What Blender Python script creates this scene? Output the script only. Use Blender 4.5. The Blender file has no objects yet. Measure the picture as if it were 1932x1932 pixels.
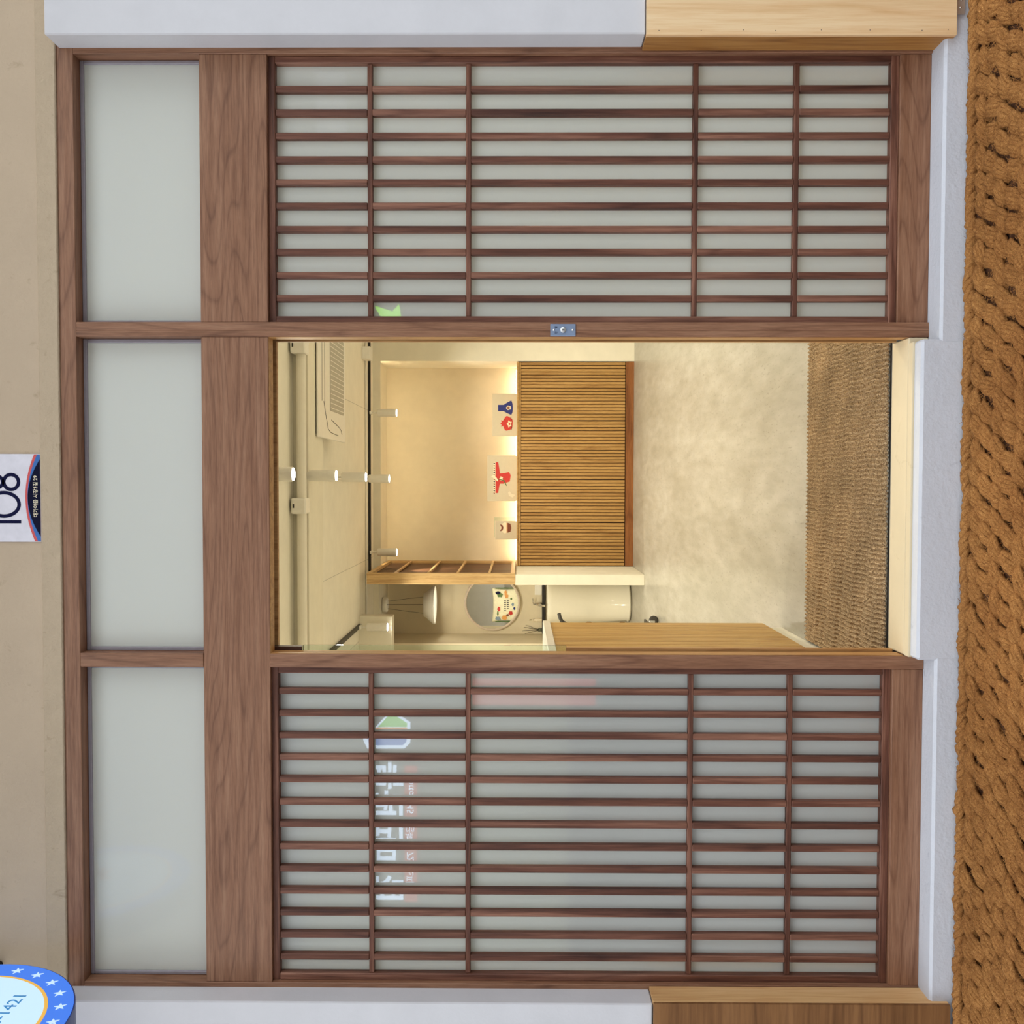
import bpy, bmesh, math, random
from mathutils import Vector, Matrix

random.seed(7)
sc = bpy.context.scene
C = sc.collection
R = math.radians

# ------------------------------------------------------------------ camera (the photograph is turned 90 degrees)
CAM = Vector((0.0, -2.966, 1.26))
yaw, pitch, roll = R(1.75), R(0.42), R(0.12)
fwd = Vector((-math.sin(yaw) * math.cos(pitch), math.cos(yaw) * math.cos(pitch), math.sin(pitch)))
rgt = Vector((math.cos(yaw), math.sin(yaw), 0.0))
upv = rgt.cross(fwd)
r2 = math.cos(roll) * rgt + math.sin(roll) * upv
u2 = -math.sin(roll) * rgt + math.cos(roll) * upv
cam_d = bpy.data.cameras.new('camera')
cam_d.sensor_width = 36.0
cam_d.lens = 36.0 * 1720.0 / 1932.0
cam_d.clip_start = 0.05
cam_d.clip_end = 200.0
cam = bpy.data.objects.new('camera', cam_d)
C.objects.link(cam)
# image right = world down, image up = world right
cx, cy, cz = -u2, r2, -fwd
cam.matrix_world = Matrix(((cx.x, cy.x, cz.x, CAM.x), (cx.y, cy.y, cz.y, CAM.y), (cx.z, cy.z, cz.z, CAM.z), (0, 0, 0, 1)))
sc.camera = cam

# ------------------------------------------------------------------ world, exposure
world = bpy.data.worlds.new('overcast_sky')
sc.world = world
world.use_nodes = True
bg = world.node_tree.nodes['Background']
bg.inputs[0].default_value = (0.88, 0.94, 1.0, 1)
bg.inputs[1].default_value = 2.3
sc.view_settings.view_transform = 'Standard'
sc.view_settings.look = 'None'
sc.view_settings.exposure = 0.1
sc.view_settings.gamma = 1.0
sc.view_settings.use_curve_mapping = False
sc.cycles.use_denoising = True
sc.cycles.max_bounces = 7
sc.cycles.use_adaptive_sampling = True
sc.cycles.adaptive_threshold = 0.06
sc.cycles.diffuse_bounces = 4
sc.cycles.sample_clamp_indirect = 6.0
LAMP = 1.0          # overall level of the shop's own lamps
WARM = (1.0, 0.93, 0.75)

# ------------------------------------------------------------------ materials
def srgb(r, g, b):
    f = lambda c: (c / 255.0 / 12.92) if c / 255.0 <= 0.04045 else (((c / 255.0) + 0.055) / 1.055) ** 2.4
    return (f(r), f(g), f(b), 1.0)

class NT:
    def __init__(s, name):
        s.m = bpy.data.materials.new(name)
        s.m.use_nodes = True
        s.t = s.m.node_tree
        s.b = s.t.nodes['Principled BSDF']
        s.out = s.t.nodes['Material Output']
    def n(s, kind, **kw):
        x = s.t.nodes.new(kind)
        for k, v in kw.items():
            setattr(x, k, v)
        return x
    def l(s, a, b):
        s.t.links.new(a, b)
    def coords(s, scale=(1, 1, 1), rand=False, kind='Object'):
        tc = s.n('ShaderNodeTexCoord')
        mp = s.n('ShaderNodeMapping')
        mp.inputs['Scale'].default_value = scale
        s.l(tc.outputs[kind], mp.inputs[0])
        if rand:
            oi = s.n('ShaderNodeObjectInfo')
            ml = s.n('ShaderNodeMath', operation='MULTIPLY')
            ml.inputs[1].default_value = 37.0
            s.l(oi.outputs['Random'], ml.inputs[0])
            cb = s.n('ShaderNodeCombineXYZ')
            for i in range(3):
                s.l(ml.outputs[0], cb.inputs[i])
            s.l(cb.outputs[0], mp.inputs['Location'])
        return mp.outputs[0]
    def noise(s, vec, scale, detail=4, rough=0.55, dist=0.0):
        x = s.n('ShaderNodeTexNoise')
        x.inputs['Scale'].default_value = scale
        x.inputs['Detail'].default_value = detail
        x.inputs['Roughness'].default_value = rough
        x.inputs['Distortion'].default_value = dist
        s.l(vec, x.inputs['Vector'])
        return x.outputs['Fac']
    def ramp(s, fac, stops):
        x = s.n('ShaderNodeValToRGB')
        e = x.color_ramp.elements
        while len(e) < len(stops):
            e.new(0.5)
        for i, (p, c) in enumerate(stops):
            e[i].position = p
            e[i].color = c
        s.l(fac, x.inputs[0])
        return x.outputs[0]
    def mix(s, a, b, fac, mode='MIX'):
        x = s.n('ShaderNodeMix', data_type='RGBA', blend_type=mode)
        for sock, v in ((x.inputs['Factor'], fac), (x.inputs['A'], a), (x.inputs['B'], b)):
            if hasattr(v, 'links') or isinstance(v, bpy.types.NodeSocket):
                s.l(v, sock)
            else:
                sock.default_value = v
        return x.outputs['Result']
    def bump(s, h, strength=0.3, dist=0.01):
        x = s.n('ShaderNodeBump')
        x.inputs['Strength'].default_value = strength
        x.inputs['Distance'].default_value = dist
        s.l(h, x.inputs['Height'])
        s.l(x.outputs[0], s.b.inputs['Normal'])
    def color(s, c):
        if isinstance(c, bpy.types.NodeSocket):
            s.l(c, s.b.inputs['Base Color'])
        else:
            s.b.inputs['Base Color'].default_value = c
    def set(s, rough=0.5, metal=0.0, spec=0.5):
        s.b.inputs['Roughness'].default_value = rough
        s.b.inputs['Metallic'].default_value = metal
        s.b.inputs['Specular IOR Level'].default_value = spec
        return s

def plain(name, c, rough=0.5, metal=0.0, spec=0.5, grain=0.06, gscale=30.0):
    k = NT(name).set(rough, metal, spec)
    v = k.coords()
    f = k.noise(v, gscale, 3)
    lo = tuple(x * (1 - grain) for x in c[:3]) + (1,)
    hi = tuple(min(1, x * (1 + grain)) for x in c[:3]) + (1,)
    k.color(k.ramp(f, [(0.3, lo), (0.7, hi)]))
    return k.m

def glow(name, c, strength):
    k = NT(name)
    k.b.inputs['Base Color'].default_value = (c[0] * 0.2, c[1] * 0.2, c[2] * 0.2, 1)
    k.b.inputs['Emission Color'].default_value = c
    k.b.inputs['Emission Strength'].default_value = strength
    return k.m

def wood(name, dark, mid, light, axis='X', figure=1.0, fine=1.0, rough=0.45, spec=0.35, rand=True, bump=0.15):
    """grain runs along axis: stretched streaks plus broad cathedral bands"""
    k = NT(name).set(rough, 0.0, spec)
    st = {'X': (0.05, 1, 1), 'Y': (1, 0.05, 1), 'Z': (1, 1, 0.05)}[axis]
    st2 = {'X': (0.09, 1, 1), 'Y': (1, 0.09, 1), 'Z': (1, 1, 0.09)}[axis]
    v = k.coords(st, rand)
    v2 = k.coords(st2, rand)
    fine_n = k.noise(v, 260 * fine, 5, 0.65)
    mid_n = k.noise(v, 45 * fine, 4, 0.6)
    warp = k.noise(v2, 3.6, 2, 0.45, 0.25)
    m = k.n('ShaderNodeMath', operation='MULTIPLY')
    m.inputs[1].default_value = 26.0 * figure
    k.l(warp, m.inputs[0])
    fr = k.n('ShaderNodeMath', operation='FRACT')
    k.l(m.outputs[0], fr.inputs[0])
    band = k.ramp(fr.outputs[0], [(0.0, (0.25, 0.25, 0.25, 1)), (0.12, (0.55, 0.55, 0.55, 1)), (0.6, (0.62, 0.62, 0.62, 1)), (0.9, (0.5, 0.5, 0.5, 1)), (1.0, (0.22, 0.22, 0.22, 1))])
    base = k.ramp(mid_n, [(0.28, dark), (0.5, mid), (0.75, light)])
    fig = k.mix(base, band, 0.55, 'SOFT_LIGHT')
    streak = k.ramp(fine_n, [(0.36, (0.30, 0.30, 0.30, 1)), (0.6, (0.58, 0.58, 0.58, 1))])
    k.color(k.mix(fig, streak, 0.7, 'SOFT_LIGHT'))
    k.bump(fine_n, bump, 0.002)
    return k.m

M = {}
M['walnut_x'] = wood('walnut_film_horizontal', srgb(119, 80, 57), srgb(135, 95, 71), srgb(150, 111, 86), 'X', 1.2)
M['walnut_z'] = wood('walnut_film_vertical', srgb(119, 80, 57), srgb(135, 95, 71), srgb(150, 111, 86), 'Z', 0.7)
M['door_oak_lit_reveal'] = wood('honey_door_wood_lit_reveal', srgb(150, 104, 60), srgb(176, 130, 80), srgb(190, 145, 92), 'Z', 0.6)  # honey door wood; on the reveals its gold stands for the room's light
M['lattice'] = wood('red_brown_lattice_wood', srgb(66, 37, 28), srgb(104, 65, 50), srgb(150, 106, 86), 'Z', 0.5, 0.55, 0.5, 0.3, True, 0.5)
M['lattice_x'] = wood('red_brown_lattice_wood_across', srgb(66, 37, 28), srgb(104, 65, 50), srgb(150, 106, 86), 'X', 0.5, 0.9, 0.5, 0.3, True, 0.5)
M['dark_groove'] = wood('dark_brown_groove', srgb(52, 28, 18), srgb(68, 38, 24), srgb(84, 50, 32), 'Z', 0.3)
M['oak_slat'] = wood('oak_slat', srgb(160, 121, 68), srgb(176, 136, 80), srgb(188, 149, 93), 'Z', 0.15)
M['oak_gap'] = plain('shadow_gap_backing', srgb(84, 54, 26), 0.7)
M['oak_plinth'] = wood('brown_plinth', srgb(120, 72, 36), srgb(140, 88, 48), srgb(152, 98, 56), 'X', 0.3)
M['light_oak'] = wood('pale_oak', srgb(176, 142, 96), srgb(200, 166, 116), srgb(214, 182, 134), 'Z', 0.4)
M['counter_oak'] = wood('counter_oak', srgb(170, 130, 72), srgb(196, 156, 92), srgb(210, 172, 110), 'Z', 0.4)
M['dark_slat'] = wood('dark_brown_slat', srgb(66, 40, 24), srgb(92, 60, 38), srgb(112, 76, 50), 'Z', 0.3)
M['ply'] = wood('birch_plywood', srgb(222, 186, 140), srgb(228, 193, 148), srgb(232, 199, 156), 'Z', 0.3, 0.4, 0.5, 0.3, True, 0.05)
M['ply_brown'] = wood('weathered_brown_plywood', srgb(112, 76, 44), srgb(124, 85, 50), srgb(136, 96, 60), 'X', 0.3, 0.25, 0.6, 0.2, True, 0.05)
M['ply_edge'] = wood('tan_plywood_return', srgb(196, 150, 98), srgb(210, 166, 114), srgb(220, 178, 128), 'Z', 0.4, 0.4, 0.5, 0.3, True, 0.05)

M['ply_gold_shaded'] = wood('golden_brown_shaded_return', srgb(146, 98, 48), srgb(166, 116, 60), srgb(178, 128, 72), 'Z', 0.4, 0.4, 0.5, 0.3, True, 0.05)  # golden brown ply, darkened to paint in the shade of the recess

def wall_paint(name, c, bumpy=0.12, stain=None, rough=0.7, sc_=6.0):
    k = NT(name).set(rough, 0, 0.25)
    v = k.coords(kind='Object')
    big = k.noise(v, sc_, 5, 0.6)
    lo = tuple(x * 0.93 for x in c[:3]) + (1,)
    base = k.ramp(big, [(0.3, lo), (0.7, c)])
    if stain is not None:
        spots = k.noise(v, 14.0, 6, 0.7, 0.6)
        mask = k.ramp(spots, [(0.62, (0, 0, 0, 1)), (0.74, (1, 1, 1, 1))])
        base = k.mix(base, stain, mask)
    k.color(base)
    k.bump(k.noise(v, 60.0, 6, 0.6), bumpy, 0.01)
    return k.m

M['stucco'] = wall_paint('beige_stucco', srgb(194, 173, 148), 0.35, srgb(174, 154, 128))
M['plaster'] = wall_paint('patched_plaster', srgb(190, 170, 144), 0.6, srgb(158, 138, 112), 0.8, 20)
M['pillar'] = wall_paint('white_paint', srgb(208, 206, 209), 0.08)
M['curb'] = wall_paint('grey_white_painted_concrete', srgb(203, 205, 212), 0.3, srgb(176, 178, 186))
M['shop_white'] = wall_paint('warm_white_wall', srgb(236, 230, 212), 0.04)
M['shop_ceiling'] = wall_paint('warm_white_ceiling', srgb(240, 235, 220), 0.04)
M['wash_wall'] = wall_paint('putty_wall', srgb(228, 216, 188), 0.04)
M['niche_wall'] = wall_paint('cream_niche_wall', srgb(232, 220, 196), 0.03)

k = NT('vinyl_floor').set(0.32, 0, 0.4)
v = k.coords((1.0, 0.28, 1.0))
a = k.noise(v, 3.0, 5, 0.6)
b = k.noise(v, 90.0, 4, 0.7)
c0 = k.ramp(a, [(0.3, srgb(150, 145, 132)), (0.55, srgb(164, 159, 148)), (0.75, srgb(176, 172, 162))])
c1 = k.ramp(b, [(0.30, srgb(150, 140, 118)), (0.42, srgb(255, 255, 255))])
v2 = k.coords((1.0, 0.22, 1.0))
d = k.noise(v2, 16.0, 5, 0.6)
c0 = k.mix(c0, k.ramp(d, [(0.35, srgb(216, 214, 206)), (0.65, srgb(255, 255, 255))]), 0.6, 'MULTIPLY')
k.color(k.mix(c0, c1, 0.5, 'MULTIPLY'))
k.bump(b, 0.05, 0.004)
M['floor'] = k.m
M['threshold'] = wall_paint('beige_threshold_tile', srgb(212, 195, 162), 0.06, srgb(194, 176, 142))

k = NT('paving').set(0.8, 0, 0.2)
v = k.coords()
k.color(k.ramp(k.noise(v, 8, 6), [(0.3, srgb(120, 118, 115)), (0.7, srgb(150, 148, 145))]))
M['paving'] = k.m

# frosted film glass: part of the light goes through, the face stays glossy
def frosted(name, c):
    k = NT(name)
    t = k.t
    t.nodes.remove(k.b)
    df = k.n('ShaderNodeBsdfDiffuse'); df.inputs[0].default_value = c
    tr = k.n('ShaderNodeBsdfTranslucent'); tr.inputs[0].default_value = c
    m1 = k.n('ShaderNodeMixShader'); m1.inputs[0].default_value = 0.48
    k.l(df.outputs[0], m1.inputs[1]); k.l(tr.outputs[0], m1.inputs[2])
    gl = k.n('ShaderNodeBsdfGlossy'); gl.inputs['Roughness'].default_value = 0.0
    fr = k.n('ShaderNodeFresnel'); fr.inputs[0].default_value = 1.6
    m2 = k.n('ShaderNodeMixShader')
    k.l(fr.outputs[0], m2.inputs[0]); k.l(m1.outputs[0], m2.inputs[1]); k.l(gl.outputs[0], m2.inputs[2])
    k.l(m2.outputs[0], k.out.inputs[0])
    return k.m
M['frost'] = frosted('frosted_glass', srgb(246, 248, 242))

def clear_glass(name, tint):
    k = NT(name)
    k.t.nodes.remove(k.b)
    tp = k.n('ShaderNodeBsdfTransparent'); tp.inputs[0].default_value = tint
    gl = k.n('ShaderNodeBsdfGlossy'); gl.inputs['Roughness'].default_value = 0.0
    fr = k.n('ShaderNodeFresnel'); fr.inputs[0].default_value = 1.5
    m = k.n('ShaderNodeMixShader')
    k.l(fr.outputs[0], m.inputs[0]); k.l(tp.outputs[0], m.inputs[1]); k.l(gl.outputs[0], m.inputs[2])
    k.l(m.outputs[0], k.out.inputs[0])
    return k.m
M['glass'] = clear_glass('clear_glass', (0.90, 0.96, 0.93, 1))
M['mirror'] = NT('mirror_silver').set(0.01, 1.0).m
M['mirror'].node_tree.nodes['Principled BSDF'].inputs['Base Color'].default_value = (0.88, 0.91, 0.88, 1)
M['silicone'] = plain('grey_silicone', srgb(140, 132, 138), 0.5)
M['white_plastic'] = plain('white_plastic', srgb(236, 233, 224), 0.35, grain=0.02)
M['white_gloss'] = plain('white_ceramic', srgb(238, 232, 214), 0.12, grain=0.01)
M['white_top'] = plain('white_countertop', srgb(238, 236, 224), 0.25, grain=0.02)
M['grille'] = plain('grey_grille', srgb(176, 172, 160), 0.5)
M['black'] = plain('black_metal', srgb(24, 22, 22), 0.4)
M['black_wood'] = plain('black_shelf', srgb(30, 24, 22), 0.45)
M['chrome'] = plain('chrome', srgb(214, 210, 202), 0.12, 1.0)
M['lock_plate'] = plain('satin_steel', srgb(150, 166, 196), 0.35, 0.6)
M['steel'] = plain('steel', srgb(205, 206, 204), 0.3, 0.8)
M['rubber'] = plain('grey_rubber', srgb(58, 54, 48), 0.7)
M['ink'] = plain('navy_ink', srgb(22, 24, 56), 0.6, spec=0.05)
M['paper'] = plain('art_paper', srgb(206, 194, 168), 0.6, grain=0.02)
M['paper2'] = plain('art_paper_pale', srgb(222, 212, 188), 0.6, grain=0.02)
M['red'] = plain('crimson_print', srgb(196, 52, 46), 0.6)
M['blue'] = plain('royal_blue_print', srgb(34, 44, 120), 0.6)
M['cream'] = plain('cream_print', srgb(240, 226, 196), 0.6)
M['brown'] = plain('brown_print', srgb(120, 62, 40), 0.6)
M['green'] = plain('leaf_green_print', srgb(84, 110, 58), 0.6)
M['orange'] = plain('orange_print', srgb(216, 150, 84), 0.6)
M['grey_blue'] = plain('grey_blue_print', srgb(130, 148, 170), 0.6)
M['lens'] = glow('lamp_lens', (1.0, 0.96, 0.86, 1), 14.0)
M['led'] = glow('warm_led_strip', (1.0, 0.82, 0.50, 1), 32.0 * LAMP)

# ------------------------------------------------------------------ builders
def tag(o, label=None, cat=None, group=None, kind=None):
    if label: o['label'] = label
    if cat: o['category'] = cat
    if group: o['group'] = group
    if kind: o['kind'] = kind
    return o

def empty(name, loc=(0, 0, 0), parent=None):
    o = bpy.data.objects.new(name, None)
    C.objects.link(o)
    o.empty_display_size = 0.1
    o.location = loc
    if parent: o.parent = parent; o.location = Vector(loc) - wloc(parent)
    return o

def wloc(o):
    p = Vector((0, 0, 0))
    while o is not None:
        p += o.location
        o = o.parent
    return p

def link(name, me, mat, loc, parent=None, smooth=False):
    """loc is a world position"""
    if mat is not None and not me.materials:
        me.materials.append(M[mat] if isinstance(mat, str) else mat)
    if smooth:
        for p in me.polygons: p.use_smooth = True
    o = bpy.data.objects.new(name, me)
    C.objects.link(o)
    if parent is not None:
        o.parent = parent
        o.location = Vector(loc) - wloc(parent)
    else:
        o.location = loc
    return o

def from_bm(name, bm):
    me = bpy.data.meshes.new(name)
    bmesh.ops.recalc_face_normals(bm, faces=bm.faces)
    bm.to_mesh(me)
    bm.free()
    return me

def box_mesh(name, sx, sy, sz, bev=0.002, seg=1):
    bm = bmesh.new()
    bmesh.ops.create_cube(bm, size=1.0)
    for v in bm.verts:
        v.co = Vector((v.co.x * sx, v.co.y * sy, v.co.z * sz))
    if bev > 0:
        b = min(bev, 0.3 * min(sx, sy, sz))
        bmesh.ops.bevel(bm, geom=bm.edges[:], offset=b, segments=seg, affect='EDGES', profile=0.5)
    return from_bm(name, bm)

def box(name, x0, x1, y0, y1, z0, z1, mat, parent=None, bev=0.002, seg=1):
    me = box_mesh(name, x1 - x0, y1 - y0, z1 - z0, bev, seg)
    return link(name, me, mat, ((x0 + x1) / 2, (y0 + y1) / 2, (z0 + z1) / 2), parent)

def lathe_mesh(name, prof, n=32, cap=True):
    """profile [(radius, z)] about the z axis"""
    bm = bmesh.new()
    rings = []
    for r, z in prof:
        rings.append([bm.verts.new((r * math.cos(2 * math.pi * i / n), r * math.sin(2 * math.pi * i / n), z)) for i in range(n)])
    for a, b in zip(rings, rings[1:]):
        for i in range(n):
            bm.faces.new((a[i], a[(i + 1) % n], b[(i + 1) % n], b[i]))
    if cap:
        bm.faces.new(rings[0][::-1]); bm.faces.new(rings[-1])
    return from_bm(name, bm)

def tube_mesh(name, pts, r, n=8, taper=None):
    bm = bmesh.new()
    pts = [Vector(p) for p in pts]
    rings = []
    for i, p in enumerate(pts):
        d = (pts[min(i + 1, len(pts) - 1)] - pts[max(i - 1, 0)]).normalized()
        a = d.orthogonal().normalized() if i == 0 else (a - d * a.dot(d)).normalized()
        b = d.cross(a)
        rr = r if taper is None else r * taper[i]
        rings.append([bm.verts.new(p + (a * math.cos(2 * math.pi * j / n) + b * math.sin(2 * math.pi * j / n)) * rr) for j in range(n)])
    for A, B in zip(rings, rings[1:]):
        for j in range(n):
            bm.faces.new((A[j], A[(j + 1) % n], B[(j + 1) % n], B[j]))
    bm.faces.new(rings[0][::-1]); bm.faces.new(rings[-1])
    return from_bm(name, bm)

def tube(name, pts, r, mat, parent=None, n=8):
    o = Vector(pts[0])
    return link(name, tube_mesh(name, [Vector(p) - o for p in pts], r, n), mat, o, parent, True)

def prism_mesh(name, outline, depth):
    """outline [(x, z)] in the xz plane, thickness from y=0 to y=-depth"""
    bm = bmesh.new()
    f = [bm.verts.new((x, -depth, z)) for x, z in outline]
    b = [bm.verts.new((x, 0, z)) for x, z in outline]
    bm.faces.new(f); bm.faces.new(b[::-1])
    n = len(outline)
    for i in range(n):
        bm.faces.new((f[i], f[(i + 1) % n], b[(i + 1) % n], b[i]))
    return from_bm(name, bm)

def text_mesh(name, s, size, extrude=0.002, offset=0.0, align='CENTER'):
    cu = bpy.data.curves.new(name, 'FONT')
    cu.body = s
    cu.size = size
    cu.extrude = extrude
    cu.offset = offset
    cu.align_x = align
    cu.align_y = 'CENTER'
    cu.resolution_u = 3
    o = bpy.data.objects.new(name, cu)
    C.objects.link(o)
    dg = bpy.context.evaluated_depsgraph_get()
    dg.update()
    me = bpy.data.meshes.new_from_object(o.evaluated_get(dg))
    bpy.data.objects.remove(o)
    bpy.data.curves.remove(cu)
    me.name = name
    return me

ntrim = [0]
def trim(x0, x1, y0, y1, z0, z1, mat, label):
    ntrim[0] += 1
    o = box('trim_%d' % ntrim[0], x0, x1, y0, y1, z0, z1, mat, None, 0.0015)
    return tag(o, label, 'trim', kind='structure')

def struct(name, x0, x1, y0, y1, z0, z1, mat, label, cat='wall', bev=0.0, parent=None):
    return tag(box(name, x0, x1, y0, y1, z0, z1, mat, parent, bev), label, cat, kind='structure')

# ================================================================== SETTING: outside
struct('ground', -9, 9, -13, 0.0, -0.30, -0.165, 'paving', 'grey paving of the street in front of the shop', 'ground')
curb = struct('curb', -3.1, 2.7, -0.08, 0.10, -0.29, -0.062, 'curb', 'painted grey white concrete curb under the storefront', 'curb', 0.008)
struct('doorstep', -0.556, 0.458, -0.0815, -0.001, -0.285, -0.004, 'curb', 'raised concrete step at the open doorway', 'step', 0.008)
struct('threshold_nosing', -0.555, 0.457, -0.032, 0.0, -0.02, 0.003, 'threshold', 'front edge of the beige threshold slab', 'threshold', 0.002)
struct('threshold', -0.5555, 0.476, 0.0, 0.13, -0.062, 0.003, 'threshold', 'beige threshold slab in the doorway', 'threshold', 0.004)
struct('wall_front', -3.1, 2.7, 0.0, 0.2, 2.812, 4.6, 'stucco', 'beige stucco wall above the storefront')
struct('trim_plaster', -3.1, 2.7, -0.008, 0.2, 2.752, 2.818, 'plaster', 'rough plaster band just above the wooden storefront frame', 'trim', 0.003)
struct('wall_foot_right', 1.40, 2.7, 0.0, 0.2, -0.062, 0.868, 'pillar', 'foot of the right pillar behind its plywood casing', 'wall')
struct('wall_foot_left', -3.1, -1.69, 0.0, 0.2, -0.062, 0.826, 'pillar', 'foot of the left pillar behind its plywood casing', 'wall')
pr = struct('wall_right', 1.40, 2.7, -0.087, 0.2, 0.868, 2.745, 'pillar', 'white painted pillar on the right of the storefront', 'pillar', 0.004)
pl = struct('wall_left', -3.1, -1.668, -0.085, 0.2, 0.826, 2.745, 'pillar', 'white painted pillar on the left of the storefront', 'pillar', 0.004)
# plywood casings on the pillar feet
def casing(name, x0, x1, front, back, z0, z1, mf, ms, label, inner):
    e = tag(empty(name, ((x0 + x1) / 2, front, z0)), label, 'casing')
    box('front_panel', x0, x1, front - 0.012, front, z0, z1, mf, e, 0.001)
    if inner == 'L':
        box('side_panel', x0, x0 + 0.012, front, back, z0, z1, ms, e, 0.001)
    else:
        box('side_panel', x1 - 0.012, x1, front, back, z0, z1, ms, e, 0.001)
    return e
cr = casing('plywood_casing', 1.387, 2.0, -0.090, -0.002, -0.088, 0.868, 'ply', 'ply_gold_shaded', 'pale birch plywood casing around the foot of the right pillar', 'L')
cl = casing('plywood_casing', -2.3, -1.656, -0.092, -0.002, -0.118, 0.826, 'ply_brown', 'ply_edge', 'brown plywood casing around the foot of the left pillar', 'R')
nail = lathe_mesh('nail_head', [(0.0012, 0), (0.0012, 0.001)], 8)
for z in (0.83, 0.70, 0.57, 0.47, 0.33, 0.18, 0.02, -0.06):
    o = link('nail_head', nail, 'ink', (1.40 + random.uniform(0, 0.004), -0.103, z), cr); o.rotation_euler = (R(90), 0, 0)

# ================================================================== storefront frame
D1 = 0.12
trim(-1.69, 1.41, 0.0, D1, 2.698, 2.752, 'walnut_x', 'brown wooden top rail of the storefront frame')
trim(1.381, 1.41, 0.0, D1, -0.062, 2.698, 'walnut_z', 'brown wooden right jamb of the storefront frame')
trim(-1.69, -1.652, 0.0, D1, -0.062, 2.698, 'walnut_z', 'brown wooden left jamb of the storefront frame')
tp = trim(0.4965, 0.524, 0.0, D1, -0.062, 2.698, 'walnut_z', 'full height wooden post between doorway and right lattice window')
box('front_lip', 0.4765, 0.4966, 0.0, 0.052, -0.062, 2.698, 'walnut_z', tp, 0.001)
box('rear_lip', 0.4765, 0.4966, 0.102, D1, -0.004, 2.074, 'door_oak_lit_reveal', tp, 0.001)
box('groove', 0.4935, 0.4968, 0.050, 0.104, 0.004, 2.074, 'dark_groove', tp, 0.0)
box('reveal', 0.4755, 0.4768, 0.004, 0.052, 0.004, 2.074, 'door_oak_lit_reveal', tp, 0.0)  # golden facing: the room's warm light painted onto the jamb
lp = trim(-0.602, -0.5575, 0.0, 0.06, -0.062, 2.074, 'walnut_z', 'wooden post between doorway and left lattice window')
box('reveal', -0.5577, -0.556, 0.004, 0.06, 0.004, 2.074, 'door_oak_lit_reveal', lp, 0.0)
trim(-0.602, -0.556, 0.0, D1, 2.293, 2.698, 'walnut_z', 'short wooden mullion between the left and middle transom windows')
trim(0.524, 1.381, 0.003, D1, 2.074, 2.293, 'walnut_x', 'wide grained header board above the right lattice window')
hb = trim(-1.652, 0.4765, 0.003, 0.052, 2.074, 2.293, 'walnut_x', 'wide grained header board above doorway and left lattice window')
box('rear_board', -1.652, 0.4965, 0.102, D1, 2.074, 2.293, 'door_oak_lit_reveal', hb, 0.0)
box('track_groove', -0.602, 0.4965, 0.050, 0.104, 2.094, 2.293, 'dark_groove', hb, 0.0)
box('soffit', -0.556, 0.4765, 0.006, 0.052, 2.0725, 2.0745, 'door_oak_lit_reveal', hb, 0.0)  # golden facing paints the room's light under the header
trim(0.524, 1.381, 0.010, D1, -0.062, 0.0375, 'walnut_x', 'wooden sill board under the right lattice window')
trim(-1.652, -0.602, 0.004, 0.06, -0.062, 0.0375, 'walnut_x', 'wooden sill board under the left lattice window')

# transom windows
def transom(n, x0, x1, label):
    e = tag(empty('window_%d' % n, ((x0 + x1) / 2, 0.05, 2.293)), label, 'window', kind='structure')
    box('pane', x0, x1, 0.052, 0.060, 2.293, 2.698, 'frost', e, 0.0)
    s = 0.013
    box('silicone_bead', x0, x1, 0.044, 0.053, 2.698 - s, 2.698, 'silicone', e, 0.003)
    box('silicone_bead', x0, x0 + s, 0.044, 0.053, 2.293, 2.698 - s, 'silicone', e, 0.003)
    box('silicone_bead', x1 - s, x1, 0.044, 0.053, 2.293, 2.698 - s, 'silicone', e, 0.003)
transom(1, 0.524, 1.381, 'frosted transom window above the right lattice window')
transom(2, -0.556, 0.4765, 'frosted transom window above the open doorway')
transom(3, -1.652, -0.602, 'frosted transom window above the left lattice window')

# lattice windows: every slat and bar is its own piece
def lattice_window(n, x0, x1, slats, bars, label):
    z0, z1 = 0.0375, 2.074
    e = tag(empty('window_%d' % n, ((x0 + x1) / 2, 0.04, z0)), label, 'window', kind='structure')
    box('pane', x0, x1, 0.046, 0.054, z0, z1, 'frost', e, 0.0)
    w = 0.022
    ya, yb = 0.018, 0.046
    box('frame_rail', x0, x1, ya, yb, z1 - w, z1, 'lattice_x', e, 0.002)
    box('frame_rail', x0, x1, ya, yb, z0, z0 + w + 0.004, 'lattice_x', e, 0.002)
    box('frame_stile', x0, x0 + w, ya, yb, z0 + w + 0.004, z1 - w, 'lattice', e, 0.002)
    box('frame_stile', x1 - w, x1, ya, yb, z0 + w + 0.004, z1 - w, 'lattice', e, 0.002)
    zs = [z0 + w + 0.004] + sorted(bars) + [z1 - w]
    hb_ = 0.0083
    bm_ = box_mesh('crossbar', x1 - x0 - 2 * w, 0.021, 2 * hb_, 0.002)
    for z in bars:
        link('crossbar', bm_, 'lattice_x', ((x0 + x1) / 2, 0.0345, z), e)
    for i, (a, b) in enumerate(zip(zs, zs[1:])):
        a2 = a + (hb_ if i > 0 else 0)
        b2 = b - (hb_ if i < len(zs) - 2 else 0)
        sm = box_mesh('slat', 0.0203, 0.024, b2 - a2, 0.002)
        for x in slats:
            link('slat', sm, 'lattice', (x, 0.034, (a2 + b2) / 2), e)
lattice_window(4, 0.524, 1.381, [1.279, 1.204, 1.129, 1.053, 0.979, 0.904, 0.829, 0.755, 0.680, 0.605], [1.745, 1.425, 0.690, 0.364],
               'dark wood lattice window with frosted glass, right of the doorway')
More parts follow.
